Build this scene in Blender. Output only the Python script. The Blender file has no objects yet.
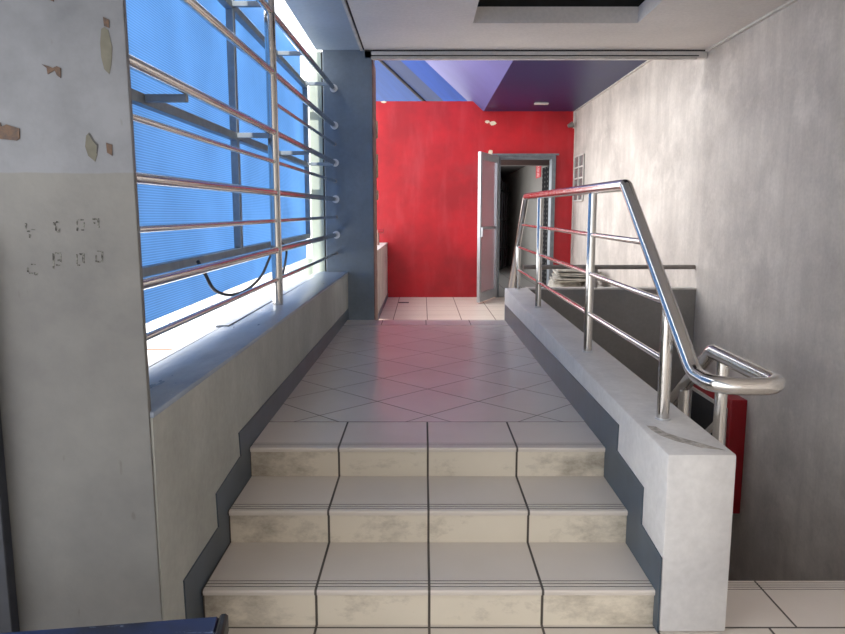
import bpy, bmesh, math, random
from mathutils import Vector, Matrix, noise
random.seed(7)
sc = bpy.context.scene
C = sc.collection
PI = math.pi
EZ = 1.032
PITCH = math.atan(101/705.0)

# ---------------------------------------------------------------- node helpers
class NT:
    def __init__(s, name):
        s.m = bpy.data.materials.new(name); s.m.use_nodes = True
        s.t = s.m.node_tree; s.n = s.t.nodes; s.l = s.t.links
        s.b = s.n['Principled BSDF']; s.out = s.n['Material Output']
        g = s.n.new('ShaderNodeNewGeometry'); s.pos = g.outputs['Position']
        sp = s.n.new('ShaderNodeSeparateXYZ'); s.l.new(s.pos, sp.inputs[0])
        s.x, s.y, s.z = sp.outputs
    def put(s, sock, v):
        if isinstance(v, (int, float)): sock.default_value = v
        elif isinstance(v, (tuple, list)):
            sock.default_value = tuple(v) + ((1,) if len(v) == 3 and len(sock.default_value) == 4 else ())
        else: s.l.new(v, sock)
    def math(s, op, a, b=0.0, c=None):
        q = s.n.new('ShaderNodeMath'); q.operation = op
        s.put(q.inputs[0], a); s.put(q.inputs[1], b)
        if c is not None: s.put(q.inputs[2], c)
        return q.outputs[0]
    def mix(s, f, a, b, mode='MIX'):
        q = s.n.new('ShaderNodeMix'); q.data_type = 'RGBA'; q.blend_type = mode
        s.put(q.inputs[0], f); s.put(q.inputs[6], a); s.put(q.inputs[7], b)
        return q.outputs[2]
    def noise(s, scale=5, detail=4, rough=.6, vec=(1, 1, 1), off=(0, 0, 0)):
        mp = s.n.new('ShaderNodeMapping'); s.l.new(s.pos, mp.inputs[0])
        mp.inputs['Scale'].default_value = vec; mp.inputs['Location'].default_value = off
        q = s.n.new('ShaderNodeTexNoise'); s.l.new(mp.outputs[0], q.inputs['Vector'])
        q.inputs['Scale'].default_value = scale; q.inputs['Detail'].default_value = detail
        q.inputs['Roughness'].default_value = rough
        return q.outputs['Fac']
    def ramp(s, v, lo, hi, a=0.0, b=1.0):
        q = s.n.new('ShaderNodeMapRange'); s.put(q.inputs[0], v)
        q.inputs[1].default_value = lo; q.inputs[2].default_value = hi
        q.inputs[3].default_value = a; q.inputs[4].default_value = b
        return q.outputs[0]
    def line(s, v, off, size, w):
        """1 on a line of half-width w repeated every size"""
        q = s.math('DIVIDE', s.math('SUBTRACT', v, off), size)
        f = s.math('FRACT', s.math('ADD', q, 0.5))
        d = s.math('MULTIPLY', s.math('ABSOLUTE', s.math('SUBTRACT', f, .5)), size)
        return s.ramp(d, w, w*1.6, 1, 0)
    def bump(s, h, strength=.3, dist=.01):
        q = s.n.new('ShaderNodeBump'); s.put(q.inputs['Height'], h)
        q.inputs['Strength'].default_value = strength; q.inputs['Distance'].default_value = dist
        s.l.new(q.outputs[0], s.b.inputs['Normal'])
    def set(s, col=None, rough=None, metal=None, **k):
        if col is not None: s.put(s.b.inputs['Base Color'], col)
        if rough is not None: s.put(s.b.inputs['Roughness'], rough)
        if metal is not None: s.put(s.b.inputs['Metallic'], metal)
        for a, v in k.items(): s.put(s.b.inputs[a.replace('_', ' ')], v)
        return s.m

def L(r, g, b):   # sRGB 0-255 to linear
    f = lambda v: ((v/255+.055)/1.055)**2.4 if v > 10 else v/255/12.92
    return (f(r), f(g), f(b))

def concrete(name, base, dark, light=None, rough=.8, streak=.5, scale=1.6, bumpv=.15, spec=.3):
    t = NT(name)
    n1 = t.noise(scale, 6, .62)
    n2 = t.noise(3.2, 5, .6, vec=(2.2, 2.2, .22), off=(3, 1, 0))
    n3 = t.noise(34, 3, .6)
    c = t.mix(t.ramp(n1, .34, .66), dark, base)
    c = t.mix(t.math('MULTIPLY', t.ramp(n2, .42, .7), streak), c, dark)
    if light: c = t.mix(t.ramp(t.noise(2.3, 5, .65, off=(7, 7, 2)), .52, .75, 0, .7), c, light)
    c = t.mix(t.ramp(n3, .3, .8, 0, .14), c, (0.05, .05, .05))
    t.bump(t.math('ADD', n3, t.math('MULTIPLY', n1, 2)), bumpv, .006)
    return t.set(c, rough, Specular_IOR_Level=spec)

def plain(name, col, rough=.5, metal=0, var=.12, scale=8, **k):
    t = NT(name)
    n = t.noise(scale, 4, .6)
    dk = tuple(v*(1-var*2) for v in col)
    return t.set(t.mix(t.ramp(n, .35, .65), dk, col), rough, metal, **k)

M = {}
M['wall_grey'] = concrete('grey_plaster', L(207, 199, 190), L(170, 162, 155), L(218, 210, 201), .7, .5, 1.1)
M['pillar'] = None
M['sillwall'] = concrete('sill_wall_plaster', L(176, 178, 173), L(154, 156, 151), None, .7, .4, 2)
M['parapet'] = concrete('parapet_paint', L(204, 202, 200), L(184, 182, 182), L(212, 211, 210), .5, .3, 3, .12)
M['endwall'] = concrete('stairwell_shaded_grey', L(150, 146, 141), L(134, 130, 126), None, .7, .3, 1.5)  # shadow on the end wall is put into a darker grey
M['skirting'] = plain('blue_grey_skirting_paint', L(70, 82, 94), .4, 0, .12, 5)
M['column'] = concrete('blue_grey_paint', L(124, 135, 145), L(102, 112, 123), None, .45, .35, 1.4, .08)
M['brown_edge'] = concrete('bare_brown_plaster', L(150, 118, 108), L(120, 84, 76), L(190, 175, 160), .8, .2, 8)
M['ceiling'] = concrete('ceiling_paint', L(232, 225, 219), L(218, 211, 205), None, .6, .0, .9, .04)
M['soffit'] = concrete('soffit_painted_reflection', L(160, 172, 186), L(148, 160, 172), None, .5, 0, 1, .04)  # the blue screen's reflection is put into this colour
M['white_trim'] = plain('white_trim_paint', L(205, 200, 194), .5)
M['dark_gap'] = plain('dark_gap', L(52, 46, 46), .8)
M['duct'] = plain('dark_duct', L(48, 46, 48), .8)
M['white_wall'] = plain('white_outdoor_wall', L(158, 168, 158), .7, 0, .04)
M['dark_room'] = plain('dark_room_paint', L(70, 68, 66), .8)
M['room_wall'] = plain('room_wall_paint', L(108, 106, 101), .7, 0, .06, 2)
M['black'] = plain('black_painted_steel', L(28, 28, 30), .5)
M['cable'] = plain('black_rubber', L(22, 24, 28), .5)
M['galv'] = plain('galvanised_steel', L(120, 126, 132), .45, .35, .12, 12)
M['screen_steel'] = plain('painted_grey_steel', L(138, 147, 154), .5, .1, .1, 12)
M['board'] = plain('dark_slate_paint', L(48, 52, 62), .5, 0, .2, 9)
M['alu'] = plain('aluminium', L(190, 192, 196), .35, .6, .05, 12)
M['dull_steel'] = plain('dull_steel', L(140, 134, 130), .4, .6, .1, 12)
M['chrome'] = NT('polished_stainless_steel').set(L(205, 203, 200), .13, 1.0)
t = NT('polished_stainless_steel_worn'); n = t.noise(40, 3, .6)
M['chrome'] = t.set(L(200, 198, 195), t.ramp(n, .3, .7, .1, .22), 1.0)
M['red_cab'] = plain('red_cabinet_paint', L(150, 18, 30), .4, 0, .05)
M['red_sign'] = plain('red_sign', L(190, 40, 50), .5)
M['sign_white'] = plain('sign_white', L(220, 200, 200), .5)
M['bench'] = None
M['nozzle'] = plain('grey_metal_lamp', L(130, 125, 120), .5, .3)

# pillar: two paint levels split at a horizontal line
t = NT('pillar_two_tone_plaster')
n1 = t.noise(2.0, 6, .65); n3 = t.noise(40, 3, .6)
up = t.mix(t.ramp(n1, .35, .65), L(94, 97, 103), L(124, 127, 133))
lo = t.mix(t.ramp(n1, .35, .65), L(100, 100, 100), L(118, 118, 116))
edge = t.math('ADD', t.z, t.math('MULTIPLY', t.math('SUBTRACT', t.noise(6, 3, .6), .5), .012))
c = t.mix(t.ramp(edge, 1.148, 1.152), lo, up)
sp = t.ramp(t.noise(30, 2, .5, vec=(1, 1, .35), off=(5, 0, 9)), .72, .78, 0, .55)
c = t.mix(sp, c, L(90, 88, 82))
t.bump(n3, .12, .005)
M['pillar'] = t.set(c, .65)

# sill top: glossy blue-grey paint with sky reflections painted in as soft streaks
t = NT('blue_grey_gloss_sill_paint')
n1 = t.noise(3, 5, .6, vec=(2.5, .8, 1))
c = t.mix(t.ramp(n1, .35, .68), L(112, 126, 146), L(150, 162, 178))
c = t.mix(t.ramp(t.noise(60, 2, .5), .7, .76, 0, .6), c, L(190, 190, 186))
t.bump(t.noise(12, 4, .6), .15, .01)
M['sill'] = t.set(c, t.ramp(n1, .3, .7, .25, .42))

# red end wall
t = NT('red_wall_paint')
n1 = t.noise(1.1, 6, .6, off=(2, 0, 1)); n2 = t.noise(2.6, 4, .6, vec=(1.5, 1, .3))
c = t.mix(t.ramp(n1, .38, .64), L(152, 14, 26), L(188, 21, 34))
c = t.mix(t.ramp(n2, .5, .75, 0, .35), c, L(190, 70, 78))
c = t.mix(t.ramp(t.noise(1.4, 5, .7, off=(9, 0, 4)), .6, .75, 0, .4), c, L(140, 50, 55))
t.bump(t.noise(20, 3, .6), .1, .006)
M['red'] = t.set(c, .42)

# tiles
def tile_col(t, base, vary, groutmask, grout, rough, dirt=None):
    n = t.noise(1.8, 4, .6)
    c = t.mix(t.ramp(n, .35, .7), tuple(v*.92 for v in base), base)
    c = t.mix(0.0, c, (0.1, .09, .08))
    if dirt is not None: c = t.mix(dirt[0], c, dirt[1])
    c = t.mix(groutmask, c, grout)
    t.bump(t.math('SUBTRACT', 1.0, groutmask), .5, .002)
    r = t.math('ADD', rough, t.math('MULTIPLY', groutmask, .4))
    return t.set(c, r)
GR = L(88, 84, 80)
t = NT('diagonal_grey_tiles')
u = t.math('MULTIPLY', t.math('ADD', t.math('SUBTRACT', t.x, .03), t.math('SUBTRACT', t.y, 3.575)), .70711)
v = t.math('MULTIPLY', t.math('SUBTRACT', t.math('SUBTRACT', t.x, .03), t.math('SUBTRACT', t.y, 3.575)), .70711)
g = t.math('MAXIMUM', t.line(u, 0, .402, .003), t.line(v, 0, .402, .003))
g = t.math('MAXIMUM', g, t.math('MAXIMUM', t.line(t.y, 3.459, 50, .0035), t.line(t.y, 6.656, 50, .006)))
M['tile_diag'] = tile_col(t, L(204, 198, 191), .1, g, GR, .25)
t = NT('grey_border_tiles')
g = t.math('MAXIMUM', t.line(t.x, .034, .43, .003), t.line(t.y, 6.662, 40, .003))
M['tile_row'] = tile_col(t, L(198, 192, 188), .1, g, L(80, 76, 76), .3)
t = NT('grey_stair_tiles')
g = t.line(t.x, .024, .402, .0035)
M['tile_step'] = tile_col(t, L(206, 198, 189), .1, g, L(70, 66, 62), .32)
t = NT('beige_riser_tiles')
g = t.line(t.x, .024, .402, .0035)
side = t.math('MAXIMUM', t.ramp(t.x, -.35, -.75, 0, 1), t.ramp(t.x, .45, .82, 0, 1))
n = t.noise(5, 6, .7, vec=(1, 1, 1.6))
d = t.math('MULTIPLY', t.ramp(t.math('ADD', n, t.math('MULTIPLY', side, .2)), .56, .86), .7)
M['tile_riser'] = tile_col(t, L(212, 203, 186), .1, g, L(70, 64, 58), .4, (d, L(84, 72, 60)))
M['groove'] = plain('groove_dirt', L(92, 88, 84), .7)
t = NT('lower_floor_tiles')
g1 = t.math('MAXIMUM', t.line(t.x, .024, .402, .0035), t.line(t.y, 2.322, .402, .0035))
M['tile_low'] = tile_col(t, L(206, 198, 189), .1, g1, L(78, 72, 68), .35)
t = NT('top_step_tiles_by_stairwell')
g1 = t.math('MAXIMUM', t.line(t.x, 1.33, .41, .003), t.line(t.y, 2.322, 50, .0035))
M['tile_edge'] = tile_col(t, L(206, 197, 189), .1, g1, L(78, 72, 68), .35)
t = NT('cream_tiles')
g1 = t.math('MAXIMUM', t.line(t.x, .071, .5, .005), t.line(t.y, 11.2, .5, .004))
M['tile_cream'] = tile_col(t, L(226, 214, 198), .1, g1, L(140, 118, 104), .35)
t = NT('dark_room_floor_tiles')
M['room_floor'] = tile_col(t, L(120, 118, 114), .1, t.line(t.x, .1, .4, .004), L(60, 58, 56), .35)
t = NT('white_terrace_sheet')
g1 = t.line(t.y, 6.2, 1.6, .03)
M['terrace'] = t.set(t.mix(g1, L(215, 214, 210), L(110, 62, 38)), .8)

# blue polycarbonate, ribbed
def poly(name, col, rib=True, axis='z', pitch=.011, tr=.75, rg=.3, sp=.5):
    t = NT(name)
    if rib:
        v = t.z
        w = t.math('SINE', t.math('MULTIPLY', v, 2*PI/pitch))
        big = t.noise(1.2, 4, .6)
        c = t.mix(t.ramp(w, -.5, .8, 0, 1), tuple(k*.66 for k in col), col)
        c = t.mix(t.ramp(big, .35, .7, 0, .35), c, tuple(min(1, k*1.3) for k in col))
    else:
        c = t.mix(t.ramp(t.noise(1.0, 4, .6), .35, .7), tuple(k*.75 for k in col), col)
    tl = t.n.new('ShaderNodeBsdfTranslucent'); t.put(tl.inputs[0], c)
    t.set(c, rg, Specular_IOR_Level=sp)
    mx = t.n.new('ShaderNodeMixShader'); mx.inputs[0].default_value = tr
    t.l.new(t.b.outputs[0], mx.inputs[1]); t.l.new(tl.outputs[0], mx.inputs[2])
    t.l.new(mx.outputs[0], t.out.inputs[0])
    return t.m
M['poly'] = poly('blue_ribbed_polycarbonate', L(140, 176, 212))
M['roof_mid'] = poly('blue_roof_sheet', L(22, 58, 118), False, tr=.22, rg=.7, sp=.1)
M['roof_bright'] = poly('bright_blue_roof_sheet', L(8, 60, 140), False, tr=.3, rg=.7, sp=.1)
M['roof_dark'] = poly('dark_blue_roof_sheet', L(26, 40, 78), False, tr=.12, rg=.7, sp=.1)
M['roof_lilac'] = plain('lilac_painted_soffit', L(84, 82, 130), .6, 0, .08, .8, Specular_IOR_Level=.15)
M['purple'] = plain('purple_blue_gloss_ceiling', L(24, 38, 86), .4, 0, .1, .7, Specular_IOR_Level=.3)
# frosted glass
t = NT('frosted_glass')
tb = t.n.new('ShaderNodeBsdfTransparent'); tb.inputs[0].default_value = (.85, .85, .88, 1)
t.set(L(190, 190, 195), .35)
mx = t.n.new('ShaderNodeMixShader'); mx.inputs[0].default_value = .6
t.l.new(t.b.outputs[0], mx.inputs[1]); t.l.new(tb.outputs[0], mx.inputs[2]); t.l.new(mx.outputs[0], t.out.inputs[0])
M['frost'] = t.m
M['glassblock'] = plain('glass_block', L(120, 128, 126), .15, 0, .2, 14)
# scuffed blue
t = NT('scuffed_dark_blue_paint')
n = t.noise(7, 6, .7, vec=(1, 3, 1)); n2 = t.noise(26, 4, .7)
c = t.mix(t.ramp(t.noise(4, 3, .6), .4, .62), L(18, 24, 38), L(26, 42, 80))
c = t.mix(t.ramp(n, .6, .68, 0, .6), c, L(150, 168, 195))
c = t.mix(t.ramp(n2, .68, .72, 0, .8), c, L(205, 212, 220))
M['bench'] = t.set(c, .4)
t = NT('rust_tape')
c = t.mix(t.ramp(t.noise(50, 4, .7), .4, .6), L(44, 28, 20), L(78, 52, 28))
M['tape'] = t.set(c, .6)
M['patch'] = plain('bare_cement_patch', L(98, 96, 86), .9, 0, .1, 30)
M['worn'] = plain('worn_paint', L(176, 170, 162), .8, 0, .25, 45)
t = NT('worn_black_stencil_paint')
M['stencil'] = t.set(t.mix(t.ramp(t.noise(90, 3, .7), .42, .58), L(36, 34, 32), L(108, 108, 104)), .8)
M['chip'] = plain('cream_paint_chip', L(214, 200, 176), .8)
M['rubble'] = concrete('torn_board', L(200, 196, 186), L(140, 136, 126), None, .9, .2, 8)

# ---------------------------------------------------------------- mesh helpers
def new_obj(name, bm, mats, parent=None, smooth=False):
    me = bpy.data.meshes.new(name)
    bmesh.ops.recalc_face_normals(bm, faces=bm.faces)
    if parent is not None:
        bmesh.ops.translate(bm, verts=bm.verts, vec=-Vector(parent['_b']))
    bm.to_mesh(me); bm.free()
    if not isinstance(mats, (list, tuple)): mats = [mats]
    for m in mats: me.materials.append(m)
    if smooth:
        for p in me.polygons: p.use_smooth = True
        if smooth == 'auto':
            me.set_sharp_from_angle(angle=.7)
    o = bpy.data.objects.new(name, me); C.objects.link(o)
    if parent is not None:
        o['_b'] = parent['_b']; o.parent = parent
    else: o['_b'] = (0, 0, 0)
    return o
def rebase(o, base):
    """put the origin of a one-mesh thing at its base"""
    b = Vector(base)
    o.data.transform(Matrix.Translation(-b)); o.location = b; o['_b'] = tuple(b)
    return o
def thing(name, label, cat, base, group=None):
    o = bpy.data.objects.new(name, None); C.objects.link(o); o.location = base
    o.empty_display_size = .1
    o['_b'] = tuple(base); o['label'] = label; o['category'] = cat
    if group: o['group'] = group
    return o
def tag(o, label, cat, group=None):
    o['label'] = label; o['category'] = cat
    if group: o['group'] = group
    return o
def struct(o, label=None):
    o['kind'] = 'structure'
    if label: o['label'] = label
    return o

def bm_box(bm, x0, x1, y0, y1, z0, z1, bev=0, mi=0, seg=1):
    r = bmesh.ops.create_cube(bm, size=1)
    vs = r['verts']
    bmesh.ops.scale(bm, vec=(abs(x1-x0), abs(y1-y0), abs(z1-z0)), verts=vs)
    bmesh.ops.translate(bm, vec=((x0+x1)/2, (y0+y1)/2, (z0+z1)/2), verts=vs)
    fs = list({f for v in vs for f in v.link_faces})
    for f in fs: f.material_index = mi
    if bev:
        es = list({e for v in vs for e in v.link_edges})
        bmesh.ops.bevel(bm, geom=es, offset=bev, segments=seg, affect='EDGES', profile=.5)
    return vs
def box(name, x0, x1, y0, y1, z0, z1, mat, parent=None, bev=0, seg=1):
    bm = bmesh.new(); bm_box(bm, x0, x1, y0, y1, z0, z1, bev, 0, seg)
    return new_obj(name, bm, mat, parent, 'auto' if bev else False)
def prism(name, pts, a0, a1, mat, axis='x', parent=None, bev=0):
    """polygon pts extruded along axis; for x pts are (y,z); y: (x,z); z: (x,y)"""
    bm = bmesh.new()
    def mk(p, a):
        return {'x': (a, p[0], p[1]), 'y': (p[0], a, p[1]), 'z': (p[0], p[1], a)}[axis]
    A = [bm.verts.new(mk(p, a0)) for p in pts]; B = [bm.verts.new(mk(p, a1)) for p in pts]
    bm.faces.new(A); bm.faces.new(B[::-1])
    n = len(pts)
    for i in range(n): bm.faces.new((A[i], A[(i+1) % n], B[(i+1) % n], B[i]))
    if bev:
        bmesh.ops.recalc_face_normals(bm, faces=bm.faces)
        bmesh.ops.bevel(bm, geom=list(bm.edges), offset=bev, segments=2, affect='EDGES', profile=.5)
    return new_obj(name, bm, mat, parent, 'auto' if bev else False)
def fillet(pts, radii, seg=8):
    P = [Vector(p) for p in pts]; out = [P[0]]
    if not isinstance(radii, (list, tuple)): radii = [radii]*len(P)
    for i in range(1, len(P)-1):
        r = radii[i]
        a = (P[i-1]-P[i]); b = (P[i+1]-P[i]); la, lb = a.length, b.length; a.normalize(); b.normalize()
        ang = a.angle(b)
        if r <= 0 or ang > PI-.02: out.append(P[i]); continue
        t_ = min(r/math.tan(ang/2), la*.49, lb*.49); r_ = t_*math.tan(ang/2)
        c = P[i]+(a+b).normalized()*(r_/math.sin(ang/2))
        s0 = P[i]+a*t_-c; s1 = P[i]+b*t_-c
        tot = s0.angle(s1); ax = s0.cross(s1).normalized()
        for k in range(seg+1):
            out.append(c+Matrix.Rotation(tot*k/seg, 3, ax) @ s0)
    out.append(P[-1]); return out
def bm_tube(bm, pts, r, n=16, cap=True):
    P = [Vector(p) for p in pts]
    rings = []; up = None
    for i, p in enumerate(P):
        if i == 0: d = (P[1]-P[0]).normalized()
        elif i == len(P)-1: d = (P[-1]-P[-2]).normalized()
        else: d = ((P[i]-P[i-1]).normalized()+(P[i+1]-P[i]).normalized()).normalized()
        if up is None:
            up = Vector((0, 0, 1)) if abs(d.z) < .9 else Vector((0, 1, 0))
        up = (up-d*up.dot(d)).normalized(); side = d.cross(up)
        k = 1.0
        if 0 < i < len(P)-1:
            h = (P[i]-P[i-1]).normalized().angle((P[i+1]-P[i]).normalized())/2
            k = 1/max(.5, math.cos(h))
        rings.append([bm.verts.new(p+(up*math.cos(2*PI*j/n)+side*math.sin(2*PI*j/n))*r) for j in range(n)])
    for a, b in zip(rings, rings[1:]):
        for j in range(n): bm.faces.new((a[j], a[(j+1) % n], b[(j+1) % n], b[j]))
    if cap:
        bm.faces.new(rings[0][::-1]); bm.faces.new(rings[-1])
def tube(name, pts, r, mat, parent=None, n=16):
    bm = bmesh.new(); bm_tube(bm, pts, r, n)
    return new_obj(name, bm, mat, parent, 'auto')

# ---------------------------------------------------------------- setting
XL, XR, XW = -.79, .828, 2.76      # sill wall face, parapet face, right wall
LOW = -.415                        # lower floor
FAR = -.47                         # floor beyond the landing
# lower floor, ending at the stairwell edge
struct(box('floor', -4.5, 1.052, -7.2, 2.345, LOW-.2, LOW, M['tile_low']))
struct(box('floor', 1.052, XW, -7.2, 2.322, LOW-.2, LOW, M['tile_low']))
# edge row with grooves
def grooved(name, x0, x1, yn, yb, zt, mat, toward, parent=None, th=.022, offs=(.028, .048, .068)):
    """tile row with nosing at yn; toward=+1 when the row runs away from the camera behind its nosing"""
    w, dp = .0045, .003
    prof = [(yn+toward*.012, zt-th, 0), (yn+toward*.002, zt-th+.003, 0), (yn, zt-.006, 0), (yn+toward*.0035, zt-.0008, 0), (yn+toward*.008, zt, 0)]
    for o in offs:
        prof += [(yn+toward*(o-w/2), zt, 1), (yn+toward*(o-w/2), zt-dp, 1), (yn+toward*(o+w/2), zt-dp, 1), (yn+toward*(o+w/2), zt, 0)]
    prof += [(yb, zt, 0), (yb, zt-th, 0)]
    bm = bmesh.new()
    A = [bm.verts.new((x0, p[0], p[1])) for p in prof]; B = [bm.verts.new((x1, p[0], p[1])) for p in prof]
    bm.faces.new(A); bm.faces.new(B[::-1])
    n = len(prof)
    for i in range(n):
        f = bm.faces.new((A[i], A[(i+1) % n], B[(i+1) % n], B[i])); f.material_index = prof[i][2]
    return new_obj(name, bm, [mat, M['groove']], parent)
# landing
struct(box('floor', XL-.02, XR+.02, 3.456, 6.662, -.2, 0, M['tile_diag']))
struct(box('floor', XL-.02, XR+.02, 6.662, 6.995, -.2, 0, M['tile_row']))
# floor beyond, its three short steps down
struct(box('floor', -.66, XW, 7.75, 13.1, FAR-.2, FAR, M['tile_cream']))
struct(box('floor', 1.052, XW, 7.2, 7.75, FAR-.2, FAR, M['tile_cream']))
st = thing('staircase', 'short flight going down beyond the far edge of the landing', 'stairs', (.1, 7.3, FAR))
for k in range(2):
    box('step', -.48, 1.05, 6.996+.36*k, 7.355+.36*k, FAR-.05, -.157*(k+1), M['tile_row'], st, .004)

# right wall: near part and far part
struct(box('wall_right', XW, XW+.25, -7.2, 13.3, -3.6, 3.4, M['wall_grey']))
# stairwell end wall, with white capped top
w = struct(box('wall_stairwell', 1.052, XW, 7.08, 7.2, -3.6, .295, M['endwall']))
box('cap', 1.052, XW-.002, 7.07, 7.21, .295, .312, M['white_trim'], w, .003)
# red end wall with door hole x 1.36..2.42, z FAR..2.1
DX0, DX1, DZ = 1.36, 2.42, 2.12
bm = bmesh.new()
bm_box(bm, -1.4, DX0, 13.1, 13.3, FAR-.1, 3.075)
bm_box(bm, DX1, XW, 13.1, 13.3, FAR-.1, 3.3)
bm_box(bm, DX0, DX1, 13.1, 13.3, DZ, 3.075)
redw = struct(new_obj('wall_far', bm, M['red']))
def blob(bm, cx, y, cz, rx, rz, th=.004, n=9, seed=0, jag=.3):
    rnd = random.Random(seed)
    P = [(cx+rx*math.cos(2*PI*i/n)*(1-jag*rnd.random()), cz+rz*math.sin(2*PI*i/n)*(1-jag*rnd.random())) for i in range(n)]
    A = [bm.verts.new((p[0], y, p[1])) for p in P]; B = [bm.verts.new((p[0], y-th, p[1])) for p in P]
    bm.faces.new(A); bm.faces.new(B[::-1])
    for i in range(n): bm.faces.new((A[i], A[(i+1) % n], B[(i+1) % n], B[i]))
for i, (cx, cz, rx, rz) in enumerate(((1.17, 2.715, .055, .03), (1.27, 2.69, .07, .045), (1.235, 2.165, .05, .07), (-.70, 3.06, .06, .02))):
    bm = bmesh.new(); blob(bm, cx, 13.1, cz, rx, rz, .006, 9, i)
    new_obj('paint_chip', bm, M['chip'], redw)
# far-left low wall
lw = struct(box('wall_left_low', -.87, -.65, 7.55, 13.1, FAR-.1, .53, M['wall_grey']))
box('cap', -.875, -.645, 7.55, 13.1, .53, .545, M['white_trim'], lw, .003)
box('skirting', -.65, -.642, 7.55, 13.1, FAR, FAR+.08, M['skirting'], lw)

# sill wall on the left
sw = struct(prism('wall_left', [(2.0, LOW), (7.13, LOW), (7.13, .445), (2.0, .445)], -1.03, XL, M['sillwall'], 'x'))
box('sill', -1.035, XL+.004, 2.0, 7.128, .445, .465, M['sill'], sw, .005, 2)
prism('skirting', [(2.03, LOW), (2.17, LOW), (2.18, LOW), (7.12, LOW), (7.12, .105), (2.9, .118), (2.915, .012), (2.555, -.012), (2.565, -.15), (2.175, -.155)],
      XL, XL+.005, M['skirting'], 'x', sw) if False else prism('skirting', [(2.185, LOW), (7.12, LOW), (7.12, .105), (2.9, .118), (2.915, .012), (2.555, -.012), (2.565, -.15), (2.175, -.157)],
      XL, XL+.005, M['skirting'], 'x', sw)

for o in [sw]+list(sw.children):    # the wall is not quite parallel: its far end stands a little further in
    for v in o.data.vertices:
        if v.co.x > -.9: v.co.x += .034*(v.co.y-2.0)/5.1
        if v.co.z > .4: v.co.z += .010*(v.co.y-2.0)/5.1
# parapet on the right
pw = struct(prism('wall_parapet', [(2.29, LOW), (2.66, LOW), (2.66, -3.6), (7.07, -3.6), (7.07, .315), (2.29, .235)],
                  XR, 1.065, M['parapet'], 'x', None, .012))
prism('skirting', [(2.292, LOW), (7.0, LOW), (7.0, .158), (2.872, .162), (2.88, .047), (2.517, .028), (2.52, -.118), (2.292, -.137)],
      XR-.005, XR, M['skirting'], 'x', pw)
# worn spots on the parapet top near its end
bm = bmesh.new()
zz = lambda y: .235+(y-2.29)*.0167
P = [(.854, 2.605), (.885, 2.59), (.90, 2.52), (.93, 2.47), (.985, 2.40), (1.04, 2.33), (.97, 2.355), (.90, 2.43), (.868, 2.49), (.856, 2.55)]
A = [bm.verts.new((p[0], p[1], zz(p[1])+.001)) for p in P]; B = [bm.verts.new((p[0], p[1], zz(p[1])-.003)) for p in P]
bm.faces.new(A[::-1]); bm.faces.new(B)
for k in range(len(P)): bm.faces.new((A[k], A[(k+1) % len(P)], B[(k+1) % len(P)], B[k]))
new_obj('worn_patch', bm, M['worn'], pw)

# pillar front left
pl = struct(prism('wall_pillar', [(-2.6, 1.99), (XL, 1.99), (XL-.004, 2.02), (-.96, 2.34), (-2.6, 2.34)], LOW-.1, 3.1, M['pillar'], 'z', None, .005))
for v in pl.data.vertices:        # its outer edge leans slightly outwards with height
    if v.co.x > -1.5 and v.co.z > .6: v.co.x -= .008*(v.co.z-.46)
def decal(name, pts, mat, th=.003):
    bm = bmesh.new()
    A = [bm.verts.new((p[0], 1.9905, p[1])) for p in pts]; B = [bm.verts.new((p[0], 1.99-th, p[1])) for p in pts]
    bm.faces.new(A); bm.faces.new(B[::-1]); n = len(pts)
    for i in range(n): bm.faces.new((A[i], A[(i+1) % n], B[(i+1) % n], B[i]))
    return new_obj(name, bm, mat, pl)
PX = lambda x, y: (  # point of the pillar's front plane (distance 2 m) seen at a picture position, kept as real metres
    (x-422.5)/705*2/(math.cos(PITCH)-(y-317)/705*math.sin(PITCH)),
    EZ-2*(math.sin(PITCH)+(y-317)/705*math.cos(PITCH))/(math.cos(PITCH)-(y-317)/705*math.sin(PITCH)))
def dec(name, pix, mat, th=.003): return decal(name, [PX(*p) for p in pix], mat, th)
dec('tape_remnant', [(-20, 123), (3, 123), (4, 127), (9, 125), (22, 129), (22, 139), (19, 141), (-20, 137)], M['tape'])
dec('tape_remnant', [(44, 65), (51, 67), (55, 69), (59, 67), (63, 69), (63, 79), (59, 76), (57, 71), (50, 75), (49, 69)], M['tape'])
dec('tape_remnant', [(48, -2), (56, -2), (56, 3), (51, 1)], M['tape'])
dec('tape_remnant', [(105, 18), (111, 21), (111, 29), (106, 27)], M['tape'])
dec('tape_remnant', [(108, 143), (114, 145), (114, 156), (109, 153)], M['tape'])
dec('bare_patch', [(103, 30), (106, 28), (110, 31), (112, 40), (114, 48), (113, 66), (111, 75), (106, 70), (103, 58), (102, 44)], M['patch'], .0015)
dec('bare_patch', [(88, 136), (91, 133), (95, 140), (99, 146), (99, 155), (97, 162), (90, 156), (87, 147)], M['patch'], .0015)
dec('crack', [(90, 134), (92, 134), (96, 141), (100, 145), (99, 154), (98.4, 154), (98.6, 146), (95, 142)], M['black'], .002)
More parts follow.
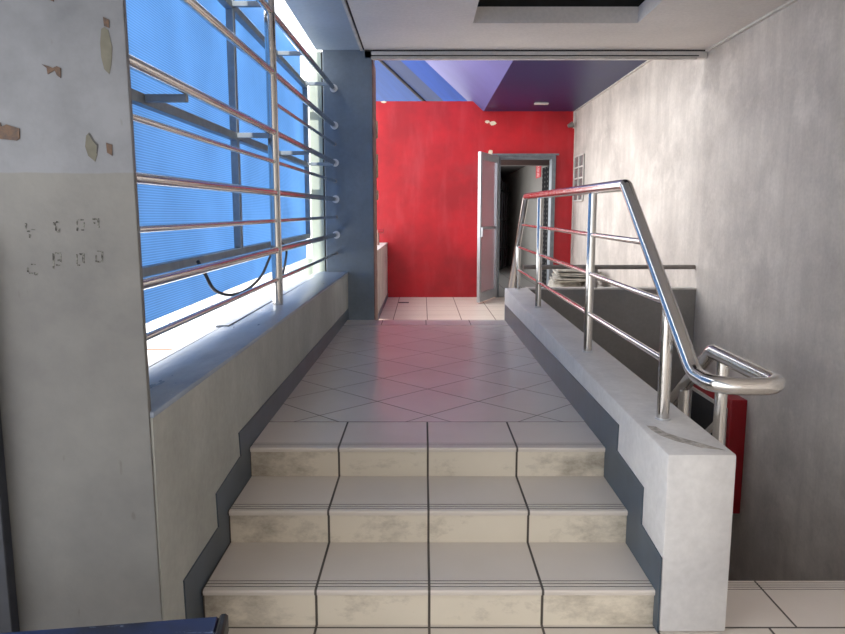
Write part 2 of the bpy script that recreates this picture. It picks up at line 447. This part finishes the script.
marks = [[(27, 223, 2, 6), (29, 230, 3, 2), (31, 234, 2, 4), (33, 229, 4, 1)],
         [(55, 222, 3, 4), (58, 221, 4, 2), (57, 226, 2, 5), (60, 228, 2, 3), (58, 231, 4, 1.5)],
         [(78, 220, 1.5, 5), (80, 219, 6, 1.5), (85, 222, 1.5, 6), (78, 227, 2, 4), (83, 229, 3, 1.5)],
         [(94, 218, 7, 2), (99, 220, 2, 6), (95, 222, 2, 2), (100, 226, 1.5, 2)],
         [(29, 267, 2, 5), (31, 272, 4, 1.5), (36, 272, 4, 3), (33, 263.5, 5, 1.2)],
         [(54.5, 253, 2, 16), (57, 252, 6, 2), (59, 259, 3, 2), (58, 264, 4, 1.5), (62, 254, 1.5, 8)],
         [(78, 254, 1.5, 10), (81, 253, 4, 2), (84, 253, 2.5, 10), (79, 264, 3, 1.5)],
         [(97, 255, 1.5, 7), (99, 260.5, 4, 1.8), (103, 251, 1.8, 11), (99, 250.5, 4, 1.2)]]
for grp in marks:
    bm = bmesh.new()
    for (x, y, w_, h_) in grp:
        a = [PX(x, y), PX(x+w_, y+.4), PX(x+w_*.9, y+h_), PX(x+.2, y+h_*.94)]
        A = [bm.verts.new((p[0], 1.9895, p[1])) for p in a]; B = [bm.verts.new((p[0], 1.9888, p[1])) for p in a]
        bm.faces.new(A); bm.faces.new(B[::-1])
        for i in range(4): bm.faces.new((A[i], A[(i+1) % 4], B[(i+1) % 4], B[i]))
    new_obj('stencil_mark', bm, M['stencil'], pl)

# ceilings
CZ = 2.62
RX0, RX1, RY0, RY1 = .42, 1.79, 3.9, 6.15
bm = bmesh.new()
bm_box(bm, -.56, RX0, -7.0, 7.1, CZ, CZ+.13); bm_box(bm, RX1, XW, -7.0, 7.1, CZ, CZ+.13)
bm_box(bm, RX0, RX1, -7.0, RY0, CZ, CZ+.13); bm_box(bm, RX0, RX1, RY1, 7.1, CZ, CZ+.13)
ce = struct(new_obj('ceiling', bm, M['ceiling']))
bm = bmesh.new()
a, b, c_, d = RX0-.12, RX1+.12, RY0-.12, RY1+.12
bm_box(bm, a, b, c_, d, CZ+.5, CZ+.55); bm_box(bm, a-.05, a, c_, d, CZ+.13, CZ+.5); bm_box(bm, b, b+.05, c_, d, CZ+.13, CZ+.5)
bm_box(bm, a, b, c_-.05, c_, CZ+.13, CZ+.5); bm_box(bm, a, b, d, d+.05, CZ+.13, CZ+.5)
new_obj('duct_box', bm, M['duct'], ce)
struct(box('ceiling', -1.03, -.575, 2.0, 7.128, CZ+.004, CZ+.3, M['soffit']))
struct(box('ceiling', -2.6, -.575, -7.0, 1.99, CZ+.004, CZ+.3, M['soffit']))
struct(box('trim_1', -.575, -.56, -7.0, 7.1, CZ+.001, CZ+.05, M['dark_gap']))
struct(box('trim_2', -.60, -.577, -7.0, 7.1, CZ-.012, CZ+.02, M['white_trim']))
struct(box('trim_3', XW-.03, XW, -7.0, 7.1, CZ-.022, CZ, M['white_trim']))
# beam
bmx = struct(box('trim_4', -.56, XW, 7.13, 7.2, 2.55, 3.3, M['ceiling']))
box('shadow_gap', -.56, XW-.02, 7.1, 7.13, 2.612, 2.66, M['dark_gap'], bmx)  # solid strip, the gap's shadow is in its dark colour
box('groove_shade', -.50, XW-.08, 7.124, 7.131, 2.566, 2.576, M['dark_gap'], bmx)  # flat dark strip, a groove's shade given by colour
box('lower_lip', -.50, XW-.1, 7.11, 7.17, 2.537, 2.552, M['white_trim'], bmx)
# column
co = struct(box('wall_column', -.972, -.49, 7.13, 7.55, LOW-.1, CZ+.1, M['column'], None, .006))
bm = bmesh.new(); bm_box(bm, -.492, -.483, 7.128, 7.56, FAR, 2.53)
new_obj('bare_edge', bm, M['brown_edge'], co)
for i, (z, rz) in enumerate(((1.92, .09), (1.55, .12), (1.25, .05))):
    bm = bmesh.new()
    rnd = random.Random(i); pts = [(7.52+.05*math.cos(k)*rnd.random(), z+rz*math.sin(k)) for k in (0, .8, 1.6, 2.4, 3.2, 4, 4.8, 5.6)]
    A = [bm.verts.new((-.482, p[0]+.0, p[1])) for p in pts]; B = [bm.verts.new((-.465, p[0], p[1])) for p in pts]
    bm.faces.new(A); bm.faces.new(B[::-1])
    for k in range(8): bm.faces.new((A[k], A[(k+1) % 8], B[(k+1) % 8], B[k]))
    new_obj('plaster_chip', bm, M['chip'], co)
# far ceiling, purple, and slanted roof
pc = struct(box('ceiling', 1.1, XW, 7.4, 13.1, 2.9, 3.0, M['purple']))
struct(box('trim_5', XW-.035, XW, 7.4, 13.1, 2.885, 2.9, M['white_trim']))
struct(box('trim_6', XW-.04, XW, 13.06, 13.1, 2.6, 2.885, M['white_trim']))
struct(box('trim_7', XW-.015, XW, 13.06, 13.1, FAR, 2.6, M['white_trim']))
def slope(name, y0, y1, x_end, mat, drop=0, ang=.74, th=.05):
    dx = 1.1-x_end; dz = dx*math.tan(ang)
    P = [(1.1, 2.9-drop), (x_end, 2.9-drop+dz), (x_end, 2.9-drop+dz+th), (1.1, 2.9-drop+th)]
    return prism(name, P, y0, y1, mat, 'y')
AN = math.atan2(39, 43)
struct(slope('ceiling', 7.4, 13.5, -1.3, M['roof_lilac'], 0, AN))
rf = slope('roof_sheet', 13.5, 15.7, -2.6, M['roof_bright'], 0, AN)
tag(rebase(rf, (1.1, 14.6, 2.9)), 'bright blue translucent roof sheet just beyond the lilac slanted ceiling', 'roof')
rf = slope('roof_sheet', 15.7, 17.9, -2.8, M['roof_dark'], 0, AN)
tag(rebase(rf, (1.1, 16.8, 2.9)), 'dark blue roof sheet behind the bright blue one above the red wall', 'roof')
rf = slope('roof_sheet', 17.9, 34, -2.7, M['roof_mid'], 0, AN)
tag(rebase(rf, (1.1, 22, 2.9)), 'mid blue roof sheet farthest back, over the left end of the red wall', 'roof')
tag(rebase(tube('roof_beam', [(1.1, 17.9, 2.86), (-2.6, 17.9, 2.86+3.7*math.tan(AN))], .04, M['duct'], None, 8), (1.1, 17.9, 2.86)),
    'thin dark steel roof beam crossing the blue roof sheets', 'beam')

# room behind the door
bm = bmesh.new()
bm_box(bm, .7, .8, 18.5, 24, FAR, 2.9); bm_box(bm, .7, .8, 13.3, 18.5, FAR, -.1); bm_box(bm, .7, XW+.25, 24, 24.1, FAR, 2.9)  # left wall kept low at the front: unseen opening added to light the room
struct(new_obj('wall_back_room', bm, M['dark_room']))
struct(box('wall_back_room_right', XW-.1, XW+.15, 13.3, 24, FAR, 2.9, M['room_wall']))
struct(box('floor', .7, XW+.2, 13.1, 24.1, FAR-.2, FAR-.001, M['room_floor']))
struct(box('ceiling', .7, XW+.2, 13.3, 24.1, 2.3, 2.4, M['dark_room']))
struct(box('wall_back_room_lintel', .8, XW-.1, 14.6, 14.8, 2.05, 2.3, M['room_wall']))

# outside ground
struct(box('floor', -9, -1.04, 2.35, 30, -.25, -.15, M['terrace']))
struct(box('floor', -9, -.65, 7.56, 30, FAR-.3, FAR-.12, M['terrace'])) if False else None
struct(box('wall_outer_stub', -1.12, -.992, 7.18, 7.45, -.15, 2.62, M['white_wall'], None, .004))
struct(box('wall_outer_low', -1.38, -1.122, 7.25, 7.4, -.15, .60, M['white_wall']))

struct(box('trim_8', -.992, -.973, 7.19, 7.24, .47, 2.62, M['dark_gap']))
# ---------------------------------------------------------------- staircase in front
NOSE = [(2.326, -.277), (2.684, -.138), (3.053, 0.0)]
st = thing('staircase', 'three wide tiled steps with beige risers leading up to the landing', 'stairs', (.02, 2.34, LOW))
backs = [2.684+.03, 3.053+.03, 3.455]
for (yn, zt), yb in zip(NOSE, backs):
    tr = grooved('tread', XL+.009, XR-.006, yn, yb, zt, M['tile_step'], 1, st)
    box('riser', XL+.009, XR-.003, yn+.014, yn+.03, zt-.139, zt-.0225, M['tile_riser'], st)
box('core', XL+.009, XR-.003, 2.357, 2.70, LOW, -.30, M['dark_gap'], st)
# stairwell flight going down away from the camera
SX0 = 1.067
st = thing('staircase', 'stairs going down beside the grey wall, behind the parapet on the right', 'stairs', (1.9, 2.5, LOW-.2))
grooved('tread', SX0, XW-.002, 2.652, 2.324, LOW, M['tile_edge'], -1, st, .03, (.022, .038, .054, .07))
for k in range(1, 15):
    y0 = 2.62+.26*(k-1)
    grooved('tread', SX0, XW-.002, y0+.285, y0+.01, LOW-.19*k, M['tile_edge'], -1, st, .03)
    box('riser', SX0, XW-.002, y0, y0+.012, LOW-.19*k, LOW-.19*(k-1)-.031, M['tile_riser'], st)
struct(box('floor', 1.053, XW-.002, 6.2, 7.08, -3.4, LOW-.19*15, M['tile_low']))

# ---------------------------------------------------------------- steel railing on the parapet
rl = thing('stair_railing', 'polished steel stair railing with thick handrail standing on the white parapet', 'railing', (.93, 4.0, .28))
XC = .945
path = fillet([(XC, 7.5, .29), (XC, 6.52, 1.208), (XC, 3.325, 1.174), (XC, 2.40, .489), (XC, 2.215, .489), (1.165, 2.215, .489), (1.165, 2.79, .494), (1.165, 3.75, -.245)],
              [0, .06, .07, .16, .08, .07, .06, 0], 10)
# keep the corners of the U level
tube('handrail', path, .0285, M['chrome'], rl, 24)
ztop = lambda y: .235+(y-2.29)*.0167
for (y, zt) in ((2.69, .695), (3.97, 1.155), (5.72, 1.175), (6.97, .735)):
    p = tube('post', [(XC, y, ztop(y)-.004), (XC, y, zt)], .024, M['chrome'], rl, 20)
    bm = bmesh.new(); bm_tube(bm, [(XC, y, ztop(y)-.006), (XC, y, ztop(y)+.006)], .029, 20)
    b2 = new_obj('weld_foot', bm, M['alu'], p, 'auto')
def srail(z0, z1, y0, y1): tube('mid_rail', [(XC, y0, z0), (XC, y1, z1)], .0135, M['chrome'], rl, 12)
srail(.95, .922, 6.76, 3.0)
srail(.732, .70, 6.97, 2.69)
srail(.508, .474, 6.97, 2.69)
for (y, zb, zt) in ((2.68, LOW-.19, .485), (3.06, LOW-.19*2, .27), (3.62, LOW-.19*4, -.15)):
    tube('post', [(1.165, y, zb), (1.165, y, zt)], .0235, M['chrome'], rl, 18)
tube('mid_rail', [(1.165, 2.68, .24), (1.165, 3.75, -.585)], .0135, M['chrome'], rl, 12)
tube('mid_rail', [(1.165, 2.68, .03), (1.165, 3.75, -.795)], .0135, M['chrome'], rl, 12)

# rail on the stairwell end wall
er = thing('guard_rail', 'dull steel guard rail on top of the grey wall closing the stairwell', 'railing', (1.9, 7.14, .312))
tube('top_tube', [(1.02, 7.14, .52), (XW-.003, 7.14, .52)], .023, M['dull_steel'], er)
for x in (1.76,):
    tube('post', [(x, 7.14, .311), (x, 7.14, .50)], .018, M['dull_steel'], er)

# ---------------------------------------------------------------- grille over the sill
gr = thing('window_grille', 'polished steel bar grille above the blue-grey sill on the left', 'grille', (-.92, 4.48, .465))
bx = lambda y: -.965+(y-2.3)*.0205
def gbar(name, z, zn, r, y0=2.31):
    tube(name, [(bx(y0), y0, zn), (bx(7.131), 7.131, z)], r, M['chrome'], gr, 16)
TH = (2.265, 1.912, 1.553, 1.198, .845)
for z, zn in zip(TH, (2.245, 1.895, 1.536, 1.158, .80)): gbar('thick_bar', z, zn, .0215)
for z, zn in ((1.375, 1.356), (1.022, .986), (.66, .613)): gbar('thin_bar', z, zn, .013)
gbar('thin_bar', 1.732, 1.725, .013, 4.48)
for z in TH:
    x = bx(7.13)
    o = tube('flange', [(x, 7.129, z), (x, 7.117, z)], .038, M['alu'], gr, 20)
for z in (1.732, 1.375, 1.022, .66):
    tube('flange', [(bx(7.13), 7.129, z), (bx(7.13), 7.122, z)], .018, M['dull_steel'], gr, 14)
tube('post', [(-.925, 4.48, .464), (-.925, 4.48, CZ+.004)], .033, M['chrome'], gr, 24)

# ---------------------------------------------------------------- blue screen outside
sc_ = thing('privacy_screen', 'ribbed translucent blue sheet screen on a grey steel frame outside the grille', 'screen', (-1.16, 4.5, .6))
SX = -1.16
box('sheet', SX-.012, SX-.006, 2.36, 7.12, .615, 2.32, M['poly'], sc_)
box('upper_sheet', SX-.012, SX-.006, 3.3, 7.0, 2.36, 2.56, M['poly'], sc_)
for z in (.835, 1.53, 2.285):
    box('frame_rail', SX-.005, SX+.04, 2.36, 7.1, z-.022, z+.022, M['screen_steel'], sc_, .002)
for y in (2.5, 4.4, 7.1):
    box('frame_post', SX-.004, SX+.041, y-.025, y+.025, .835, 2.33, M['screen_steel'], sc_, .002)
for z in (1.535, 2.29):
    for y in (2.95, 4.38, 5.7, 7.02):
        box('bracket', SX+.04, bx(y), y-.015, y+.015, z-.015, z+.015, M['screen_steel'], sc_, .002)
tube('support_leg', [(-1.2, 5.9, -.15), (-1.2, 5.9, .62)], .03, M['alu'], sc_)
for o in sc_.children:            # the whole frame leans down a little towards the near end
    for v in o.data.vertices: v.co.z += .0075*(v.co.y+sc_.location.y-7.13) if o.name.split('.')[0] != 'support_leg' else 0
# flashing strip on outer sill edge
f = box('flashing_strip', -1.07, -1.00, 3.6, 7.05, .466, .474, M['alu'], None, .002)
tag(rebase(f, (-1.03, 5.3, .466)), 'pale metal flashing strip lying along the outer edge of the sill', 'strip')
f = box('window_track', -1.075, -1.037, 2.35, 7.15, .40, .4655, M['alu'], None, .003)
tag(rebase(f, (-1.05, 4.7, .40)), 'grey aluminium track fixed to the outer face of the sill', 'track')
# cable
cpts = [(-1.05, 3.30, .82), (-1.05, 3.40, .755), (-1.05, 3.55, .66), (-1.05, 3.86, .602), (-1.05, 4.25, .60), (-1.05, 4.6, .65), (-1.05, 4.86, .75), (-1.06, 5.2, .84), (-1.06, 5.5, .78), (-1.05, 5.4, .68), (-1.05, 5.3, .60)]
def catmull(P, k=6):
    P = [Vector(p) for p in P]; out = []
    for i in range(len(P)-1):
        p0 = P[max(i-1, 0)]; p1 = P[i]; p2 = P[i+1]; p3 = P[min(i+2, len(P)-1)]
        for j in range(k):
            t_ = j/k
            out.append(.5*((2*p1)+(-p0+p2)*t_+(2*p0-5*p1+4*p2-p3)*t_*t_+(-p0+3*p1-3*p2+p3)*t_**3))
    return out+[P[-1]]
cb = tube('electric_cable', catmull(cpts), .009, M['cable'], None, 8)
tag(rebase(cb, (-1.05, 4.2, .6)), 'black cable sagging behind the lowest bars of the grille', 'cable')

# ---------------------------------------------------------------- fire cabinet on right wall
fc = thing('fire_hose_cabinet', 'red fire hose cabinet with a framed glass door on the grey stairwell wall', 'cabinet', (XW, 6.3, -1.53))
box('body', 2.62, XW, 5.82, 6.75, -1.53, -.515, M['red_cab'], fc, .006)
dr = None
bm = bmesh.new()
for (y0, y1, z0, z1) in ((5.88, 6.69, -.63, -.60), (5.88, 6.69, -1.45, -1.42), (5.88, 5.91, -1.42, -.63), (6.66, 6.69, -1.42, -.63)):
    bm_box(bm, 2.605, 2.62, y0, y1, z0, z1)
dr = new_obj('door_frame', bm, M['white_trim'], fc)
box('door_glass', 2.612, 2.619, 5.91, 6.66, -1.42, -.63, M['duct'], dr)

# ---------------------------------------------------------------- door
bm = bmesh.new()
for (x0, x1, z0, z1) in ((DX0, DX0+.06, FAR, DZ), (DX1-.07, DX1, FAR, DZ), (DX0+.06, DX1-.07, DZ-.06, DZ)):
    bm_box(bm, x0, x1, 13.06, 13.32, z0, z1)
df = struct(new_obj('door_1', bm, M['galv']))
df['label'] = 'aluminium door frame in the red end wall'
H0 = Vector((DX0+.0, 13.05)); H1 = Vector((.957, 12.07)); dv = (H1-H0); W = dv.length; dv.normalize(); nv = Vector((-dv.y, dv.x))
lf = thing('glass_door', 'open aluminium door leaf with frosted glass, swung out beside the red wall', 'door', (H0.x, H0.y, FAR+.02))
def leafbox(name, u0, u1, z0, z1, t0, t1, mat, parent=lf):
    bm = bmesh.new(); vs = []
    for z in (z0, z1):
        for u, tt in ((u0, t0), (u1, t0), (u1, t1), (u0, t1)):
            p = H0+dv*u+nv*tt; vs.append(bm.verts.new((p.x, p.y, z)))
    for q in ((0, 1, 2, 3), (4, 5, 6, 7), (0, 1, 5, 4), (1, 2, 6, 5), (2, 3, 7, 6), (3, 0, 4, 7)):
        bm.faces.new([vs[i] for i in q])
    return new_obj(name, bm, mat, parent)
ZB, ZT = FAR+.025, DZ-.02
leafbox('stile', 0, .09, ZB, ZT, -.025, .025, M['alu']); leafbox('stile', W-.08, W, ZB, ZT, -.025, .025, M['alu'])
leafbox('rail', .09, W-.08, ZB, ZB+.16, -.022, .022, M['alu']); leafbox('rail', .09, W-.08, ZT-.12, ZT, -.022, .022, M['alu'])
leafbox('rail', .09, W-.08, .80, .85, -.018, .018, M['alu'])
leafbox('glass_pane', .09, W-.08, .85, ZT-.12, -.004, .004, M['frost']); leafbox('glass_pane', .09, W-.08, ZB+.16, .80, -.004, .004, M['frost'])
leafbox('handle', W-.05, W-.02, .68, .84, .025, .06, M['alu'])
# door closer bracket lump above hinge
tag(rebase(box('shutter_rail', DX0-.1, DX1+.05, 13.03, 13.06, DZ+.0, DZ+.03, M['galv']), (1.9, 13.05, DZ)), 'thin grey steel strip fixed over the doorway in the red wall', 'rail')

# inside the back room
sg = thing('wall_sign', 'narrow red sign with pale characters on the wall inside the doorway', 'sign', (XW-.1, 16.4, 1.9))
box('board', XW-.115, XW-.1, 16.1, 16.75, 1.90, 2.24, M['red_sign'], sg)
for k in range(3):
    zc = 2.175-.105*k
    bm = bmesh.new()
    for (y0, y1, z0, z1) in ((16.25, 16.6, zc+.025, zc+.037), (16.25, 16.6, zc-.008, zc+.004), (16.4, 16.44, zc-.038, zc+.035), (16.28, 16.57, zc-.038, zc-.028)):
        bm_box(bm, XW-.119, XW-.1155, y0, y1, z0, z1)
    new_obj('character', bm, M['sign_white'], sg)
# folded black metal gate with punched holes
fg = thing('folding_gate', 'black punched metal gate folded against the wall just inside the doorway', 'gate', (2.5, 14.2, FAR))
bm = bmesh.new()
pass
bm.free()
t = NT('punched_black_metal')
hm = t.math('MULTIPLY', t.line(t.z, 0, .09, .014), t.line(t.y, 14.1, .32, .03))
hm_m = t.set(t.mix(hm, L(20, 20, 22), L(84, 84, 82)), .9, Specular_IOR_Level=.05)
for k in range(3): box('gate_panel', 2.58-.06*k, 2.60-.06*k, 13.75+.1*k, 14.75, FAR, 2.0, hm_m, fg)
bk = thing('shelf_rack', 'black rack of upright bars standing in the dark back room', 'rack', (2.1, 20.5, FAR))
for k in range(5):
    tube('upright', [(2.0+.14*k, 19.2+.6*k, FAR), (2.0+.14*k, 19.2+.6*k, 2.0)], .03, M['black'], bk, 8)
for z in (.1, .9, 1.7):
    prism('shelf', [(1.9, 19.1), (2.05, 19.05), (2.66, 21.6), (2.5, 21.7)], z, z+.03, M['black'], 'z', bk)

# glass-block window in right wall
gw = struct(box('window_1', XW-.012, XW+.02, 12.25, 13.0, 1.30, 2.08, M['glassblock']))
bm = bmesh.new()
for y in (12.25, 12.62, 12.98): bm_box(bm, XW-.03, XW-.0125, y-.012, y+.012, 1.3, 2.08)
for z in (1.3, 1.49, 1.69, 1.88, 2.08): bm_box(bm, XW-.03, XW-.0125, 12.24, 12.99, z-.012, z+.012)
new_obj('mortar', bm, M['white_trim'], gw)

# small fittings
lm = box('ceiling_lamp', 1.87, 2.1, 12.1, 12.2, 2.875, 2.9, M['white_trim'], None, .004)
tag(rebase(lm, (1.98, 12.15, 2.9)), 'small pale strip fitting on the purple ceiling above the doorway', 'ceiling lamp')
sl = thing('spot_lamp', 'small grey lamp in the top right corner of the red wall', 'lamp', (2.68, 13.1, 2.62))
tube('arm', [(2.66, 13.1, 2.63), (2.66, 13.0, 2.63)], .012, M['nozzle'], sl, 8)
bm = bmesh.new(); bmesh.ops.create_cone(bm, cap_ends=True, segments=16, radius1=.03, radius2=.055, depth=.1, matrix=Matrix.Translation((2.65, 12.98, 2.64)) @ Matrix.Rotation(1.2, 4, 'Y'))
new_obj('shade', bm, M['nozzle'], sl, 'auto')
dn = box('floor_drain', -.42, -.24, 12.2, 12.32, FAR+.0002, FAR+.004, M['dark_gap'])
tag(rebase(dn, (-.33, 12.26, FAR)), 'dark slot drain in the cream tiles near the red wall', 'drain')
tap = thing('water_tap', 'small rusty pipe stub above the low wall beside the blue-grey column', 'tap', (-.75, 12.0, .545))
tube('pipe', [(-.75, 12.0, .54), (-.75, 12.0, .8)], .02, M['brown_edge'], tap, 8)
tube('valve', [(-.75, 12.0, .78), (-.66, 12.0, .78)], .035, M['red_cab'], tap, 8)

# rubble behind stairwell wall
rb = thing('torn_board_pile', 'pile of torn pale boards and sacks on the floor right of the doorway', 'debris', (2.3, 10.6, FAR))
rnd = random.Random(3)
def lump(cx, cy, cz, sx, sy, sz, seed):
    bm = bmesh.new(); bmesh.ops.create_icosphere(bm, subdivisions=4, radius=1)
    for v in bm.verts:
        d = noise.fractal(v.co*1.6+Vector((seed, 0, 0)), 1.0, 2.0, 4)
        v.co *= 1+.28*d
        v.co = Vector((cx+v.co.x*sx, cy+v.co.y*sy, max(FAR, cz+v.co.z*sz)))
    return bm
new_obj('sack', lump(2.25, 10.7, -.2, .38, .35, .36, 1), M['rubble'], rb, True)
new_obj('sack', lump(2.52, 10.4, -.25, .2, .3, .3, 5), M['rubble'], rb, True)
for k in range(5):
    z = .08+.035*k
    P = [(1.92+.05*rnd.random(), 10.3), (2.6+.08*rnd.random(), 10.3+.1*rnd.random()), (2.65, 10.9), (2.0, 10.95+.1*rnd.random())]
    o = prism('board', P, z, z+.018, M['rubble'], 'z', rb)
    o.rotation_euler = (rnd.uniform(-.05, .05), rnd.uniform(-.03, .06), 0)

# ---------------------------------------------------------------- bench and board at front left
bn = thing('bench', 'scuffed dark blue bench with black end cap standing before the grey pillar', 'bench', (-1.0, 1.5, LOW))
a = math.atan2(.058, .412)
R = Matrix.Translation((-.53, 1.712, 0)) @ Matrix.Rotation(a, 4, 'Z')
def bpart(name, x0, x1, y0, y1, z0, z1, mat, bev=.004):
    bm = bmesh.new(); bm_box(bm, x0, x1, y0, y1, z0, z1, bev)
    bmesh.ops.transform(bm, matrix=R, verts=bm.verts)
    return new_obj(name, bm, mat, bn, 'auto')
bpart('seat', -1.15, .0, -.36, 0, -.035, 0, M['bench'], .006)
bpart('end_cap', .0, .022, -.365, .005, -.05, .004, M['black'], .006)
bpart('apron', -1.12, -.02, -.03, -.008, -.12, -.035, M['bench'])
for (x, y) in ((-.06, -.05), (-.06, -.33), (-1.1, -.05), (-1.1, -.33)):
    bpart('leg', x-.022, x+.022, y-.022, y+.022, LOW, -.035, M['bench'])
bd = box('painted_board', -1.75, -1.222, 1.945, 1.985, LOW, 1.0, M['board'], None, .003)
tag(rebase(bd, (-1.5, 1.965, LOW)), 'dark slate blue painted board standing flat against the left side of the grey pillar', 'board')

# ---------------------------------------------------------------- camera, light
cam = bpy.data.cameras.new('camera'); co_ = bpy.data.objects.new('camera', cam); C.objects.link(co_)
cam.sensor_fit = 'HORIZONTAL'; cam.sensor_width = 36; cam.lens = 36*705/845
cam.clip_start = .05; cam.clip_end = 200
co_.location = (0, 0, EZ); co_.rotation_euler = (PI/2-PITCH, 0, 0)
sc.camera = co_

wd = bpy.data.worlds.new('sky'); sc.world = wd; wd.use_nodes = True
bg = wd.node_tree.nodes['Background']; bg.inputs[0].default_value = (.97, .98, 1.0, 1); 
wt = wd.node_tree
tc = wt.nodes.new('ShaderNodeTexCoord'); sx = wt.nodes.new('ShaderNodeSeparateXYZ'); wt.links.new(tc.outputs['Generated'], sx.inputs[0])
def wm(op, a, b):
    q = wt.nodes.new('ShaderNodeMath'); q.operation = op
    for i, v in enumerate((a, b)):
        if isinstance(v, (int, float)): q.inputs[i].default_value = v
        else: wt.links.new(v, q.inputs[i])
    return q.outputs[0]
# hazy sky, brighter over the open side of the building (left) than behind it
left = wm('MULTIPLY', wm('MAXIMUM', wm('MULTIPLY', sx.outputs[0], -1), 0), 1.5)
back = wm('MULTIPLY', wm('MAXIMUM', wm('MULTIPLY', sx.outputs[1], -1), 0), -.95)
wt.links.new(wm('ADD', wm('ADD', left, back), 1.5), bg.inputs[1])
sun = bpy.data.lights.new('sun', 'SUN'); so = bpy.data.objects.new('sun', sun); C.objects.link(so)
sun.energy = 4.2; sun.angle = .02; sun.color = (1, .95, .88)
so.rotation_euler = Vector((0.0, -.5, .87)).to_track_quat('Z', 'Y').to_euler()   # high, from behind the camera along the wall

for o in bpy.data.objects:
    if '_b' in o: del o['_b']
sc.view_settings.view_transform = 'Standard'; sc.view_settings.look = 'None'
sc.view_settings.gamma = 1; sc.view_settings.use_curve_mapping = False
sc.view_settings.exposure = 1.2
